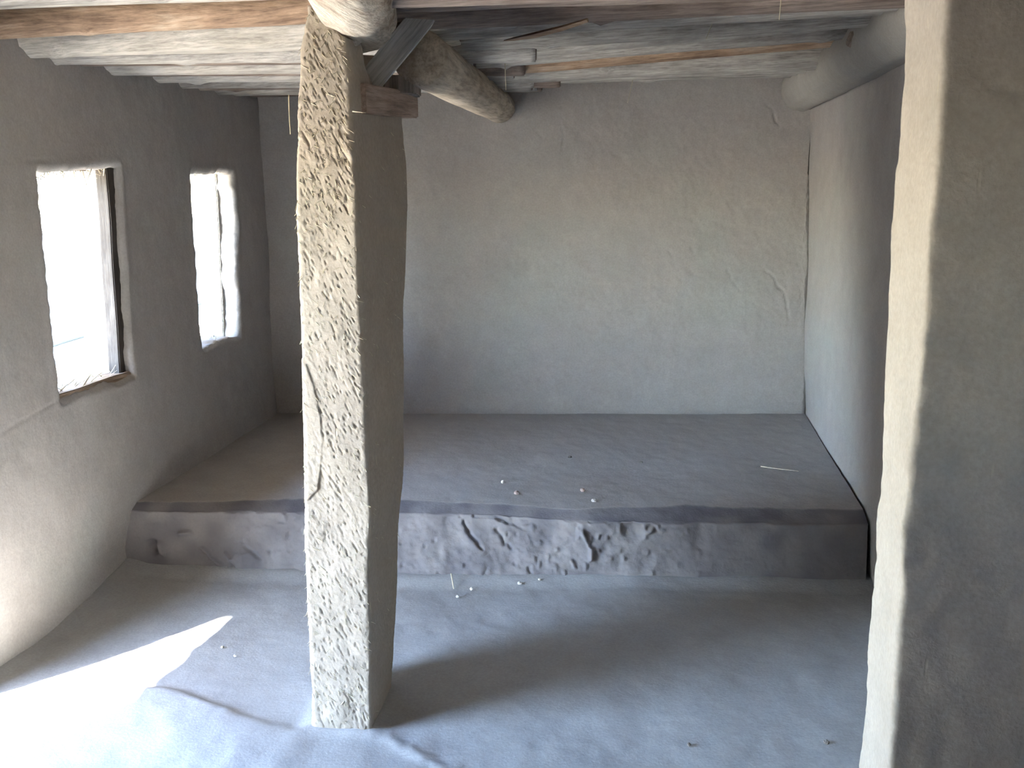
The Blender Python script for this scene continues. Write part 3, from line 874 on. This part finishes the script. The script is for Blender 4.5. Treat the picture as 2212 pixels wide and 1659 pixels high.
keep_world(boxy('lintel_board', (-2.22, 4.25, 1.612), (0.08, 0.52, 0.026), M['log_pale'], rot=(0.0, 0, 0), seed=16), w2)

def fringe(parent, spots, n, seed, length=(0.02, 0.06)):
    rg = np.random.default_rng(seed)
    V, T = [], []
    for k in range(n):
        (y0, z0), (y1, z1), dn = spots[rg.integers(len(spots))]
        t = rg.uniform()
        c = np.array([rg.uniform(-2.27, -2.12), y0 + (y1 - y0) * t, z0 + (z1 - z0) * t])
        d = np.array([rg.normal(0, 0.5), rg.normal(0.25, 0.6), dn * rg.uniform(0.3, 1.0)]); d /= np.linalg.norm(d)
        Ls, w = rg.uniform(*length), rg.uniform(0.0012, 0.0035)
        u1 = np.cross(d, (1.0, 0.2, 0)); u1 /= np.linalg.norm(u1); u2 = np.cross(d, u1)
        b = len(V)
        for e, kk in ((c - d * 0.012, 1.0), (c + d * Ls, 0.4)):
            for ang in (0, 2.094, 4.189):
                V.append(e + w * kk * (math.cos(ang) * u1 + math.sin(ang) * u2))
        for j in range(3):
            j2 = (j + 1) % 3
            T += [(b + j, b + j2, b + 3 + j2), (b + j, b + 3 + j2, b + 3 + j)]
    o = link('straw_fringe', mesh_np('straw_fringe', V, np.zeros((0, 4)), True, T), M['straw'])
    o['kind'] = 'stuff'
    return keep_world(o, parent)
fringe(w1, [((2.99, 1.61), (3.45, 1.62), -1), ((2.96, 0.825), (3.42, 0.815), 1), ((2.97, 1.60), (3.46, 1.61), -1)], 130, 21)
fringe(w2, [((4.05, 1.605), (4.46, 1.60), -1), ((4.045, 0.80), (4.42, 0.785), 1)], 60, 22, (0.015, 0.04))

# ------------------------------------------------------------------ small loose things
def lump(name, loc, r, mat, seed, flat=0.7):
    k, m = 9, 7
    rings = []
    rg = np.random.default_rng(seed)
    sx, sy = rg.uniform(0.8, 1.3), rg.uniform(0.8, 1.2)
    for i in range(m):
        a = math.pi * (i + 0.35) / (m - 0.3)
        ring = [(r * sx * math.sin(a) * math.cos(2 * math.pi * j / k), r * sy * math.sin(a) * math.sin(2 * math.pi * j / k), r * flat * (-math.cos(a))) for j in range(k)]
        rings.append(ring)
    R = np.array(rings)
    P = R.reshape(-1, 3)
    P = P * (1 + 0.25 * vnoise(P / r, 1.7, seed))[:, None]
    o = loft(name, P.reshape(R.shape), mat, smooth_shade=False)
    o.location = (loc[0], loc[1], loc[2] + r * flat * 0.75)
    return o

def straw(name, a, b, w, mat=None, curve=0.0):
    a, b = np.array(a, float), np.array(b, float)
    ax = (b - a) / np.linalg.norm(b - a)
    ref = np.array([0, 0, 1.0]) if abs(ax[2]) < 0.8 else np.array([1.0, 0, 0])
    s1 = np.cross(ax, ref); s1 /= np.linalg.norm(s1); s2 = np.cross(s1, ax)
    rings = []
    for t in np.linspace(0, 1, 7):
        c = a + (b - a) * t + s1 * curve * math.sin(t * math.pi)
        rings.append([c + w * (1 - 0.35 * t) * (math.cos(q) * s1 + math.sin(q) * s2) for q in np.linspace(0, 2 * math.pi, 6, endpoint=False)])
    return loft(name, np.array(rings), mat or M['straw'])

PZ = 0.262
crumbs = [
    ((-0.632, 3.857, PZ), 0.010, 'clod', 'pale mud crumb on the platform right of the pillar'),
    ((-0.216, 3.675, PZ), 0.011, 'clod', 'pale crumb standing at the platform edge above the vertical step crack'),
    ((-0.55, 3.72, PZ), 0.013, 'clod_red', 'reddish mud chip on the platform in front of the pale crumb'),
    ((-0.274, 3.80, PZ), 0.012, 'clod_red', 'reddish mud chip on the platform behind the edge crumb'),
    ((-0.37, 4.27, PZ), 0.009, 'clod_dark', 'dark speck in the middle of the platform top'),
    ((-0.03, 4.24, PZ), 0.007, 'clod_dark', 'dark speck on the platform, right of the middle speck'),
    ((-0.667, 3.30, 0.008), 0.008, 'clod', 'pale crumb on the floor at the step foot, second from the pillar'),
    ((-0.706, 3.229, 0.006), 0.009, 'clod', 'pale crumb on the floor nearest the pillar, below the step'),
    ((-0.486, 3.37, 0.012), 0.009, 'clod', 'flat pale crumb on the floor at the foot of the wide step crack'),
    ((-0.411, 3.41, 0.016), 0.007, 'clod', 'pale crumb on the floor, farthest right along the step foot'),
    ((-1.639, 2.421, 0.004), 0.010, 'clod', 'white crumb beside the sunlit patch on the floor'),
    ((-1.43, 2.73, 0.004), 0.006, 'clod', 'tiny pale crumb on the floor beyond the sunlit patch'),
    ((-1.36, 2.68, 0.004), 0.005, 'clod', 'tiny pale crumb on the floor between the sunlit patch and the pillar'),
    ((0.144, 2.406, 0.002), 0.007, 'clod_dark', 'dark speck on the floor in front of the platform, centre right'),
    ((0.535, 2.475, 0.002), 0.009, 'clod_dark', 'dark speck on the floor near the partition wall'),
]
for i, (loc, r, mm, lab) in enumerate(crumbs):
    tag(lump('mud_crumb', loc, r, M[mm], 400 + i), lab, 'crumb', 'mud crumbs on the floor and platform')

tag(straw('straw_stalk', (0.523, 4.262, 0.266), (0.688, 4.218, 0.265), 0.0026, curve=0.003), 'long pale straw lying on the platform at the right', 'straw')
tag(straw('straw_stalk', (-0.757, 3.345, 0.05), (-0.735, 3.29, 0.012), 0.003), 'short pale straw leaning on the foot of the step beside the pillar', 'straw')
for a, b_, lab in (((-0.578, 3.60, 2.05), (-0.572, 3.585, 1.905), 'pale straw hanging from the ceiling behind the cut log end'),
                   ((0.155, 3.10, 2.06), (0.135, 3.08, 2.005), 'pale straw hanging from the ceiling toward the right'),
                   ((0.30, 2.62, 2.06), (0.296, 2.60, 1.985), 'thin straw hanging from the nearest dark logs at the right'),
                   ((-0.12, 4.62, 2.07), (-0.15, 4.585, 1.925), 'straw hanging just in front of the back wall'),
                   ((-0.955, 2.40, 1.80), (-0.95, 2.385, 1.70), 'straw hanging off the left side of the pillar top'),
                   ((-0.76, 2.325, 1.752), (-0.725, 2.322, 1.748), 'straw poking out of the pillar below the plank')):
    tag(straw('straw_stalk', a, b_, 0.0016, curve=0.003), lab, 'straw')

# ------------------------------------------------------------------ outside
def ground_f(u, v):
    return np.stack([u, v, -0.06 + 0 * u], -1)
o = slab('outside_ground', lin(-40, 40, 1.0), lin(-30, 40, 1.0), ground_f, lambda u, v: np.stack([u, v, u * 0 - 0.3], -1), M['outside'])
tag(o, 'sunlit bare ground outside the windows')
def yard_f(u, v):
    P = np.stack([u * 0, u, v], -1)
    return np.stack([-5.8 + 0.015 * fbm(P, 2, 3, 111), u, v + 0.02 * vnoise(P, 1.5, 112) * (v > 0.5)], -1)
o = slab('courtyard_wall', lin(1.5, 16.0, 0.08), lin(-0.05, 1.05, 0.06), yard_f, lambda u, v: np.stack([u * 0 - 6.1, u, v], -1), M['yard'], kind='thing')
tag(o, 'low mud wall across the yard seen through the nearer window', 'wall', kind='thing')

o = slab('light_block_wall', lin(2.7, 4.9, 0.1), lin(-0.05, 2.9, 0.1), lambda u, v: np.stack([u * 0 - 3.9, u, v], -1), lambda u, v: np.stack([u * 0 - 4.2, u, v], -1), M['outside'], kind='thing')  # wall added out of view to cut the light through the windows
tag(o, 'added unseen wall that dims the light entering the windows', 'wall')
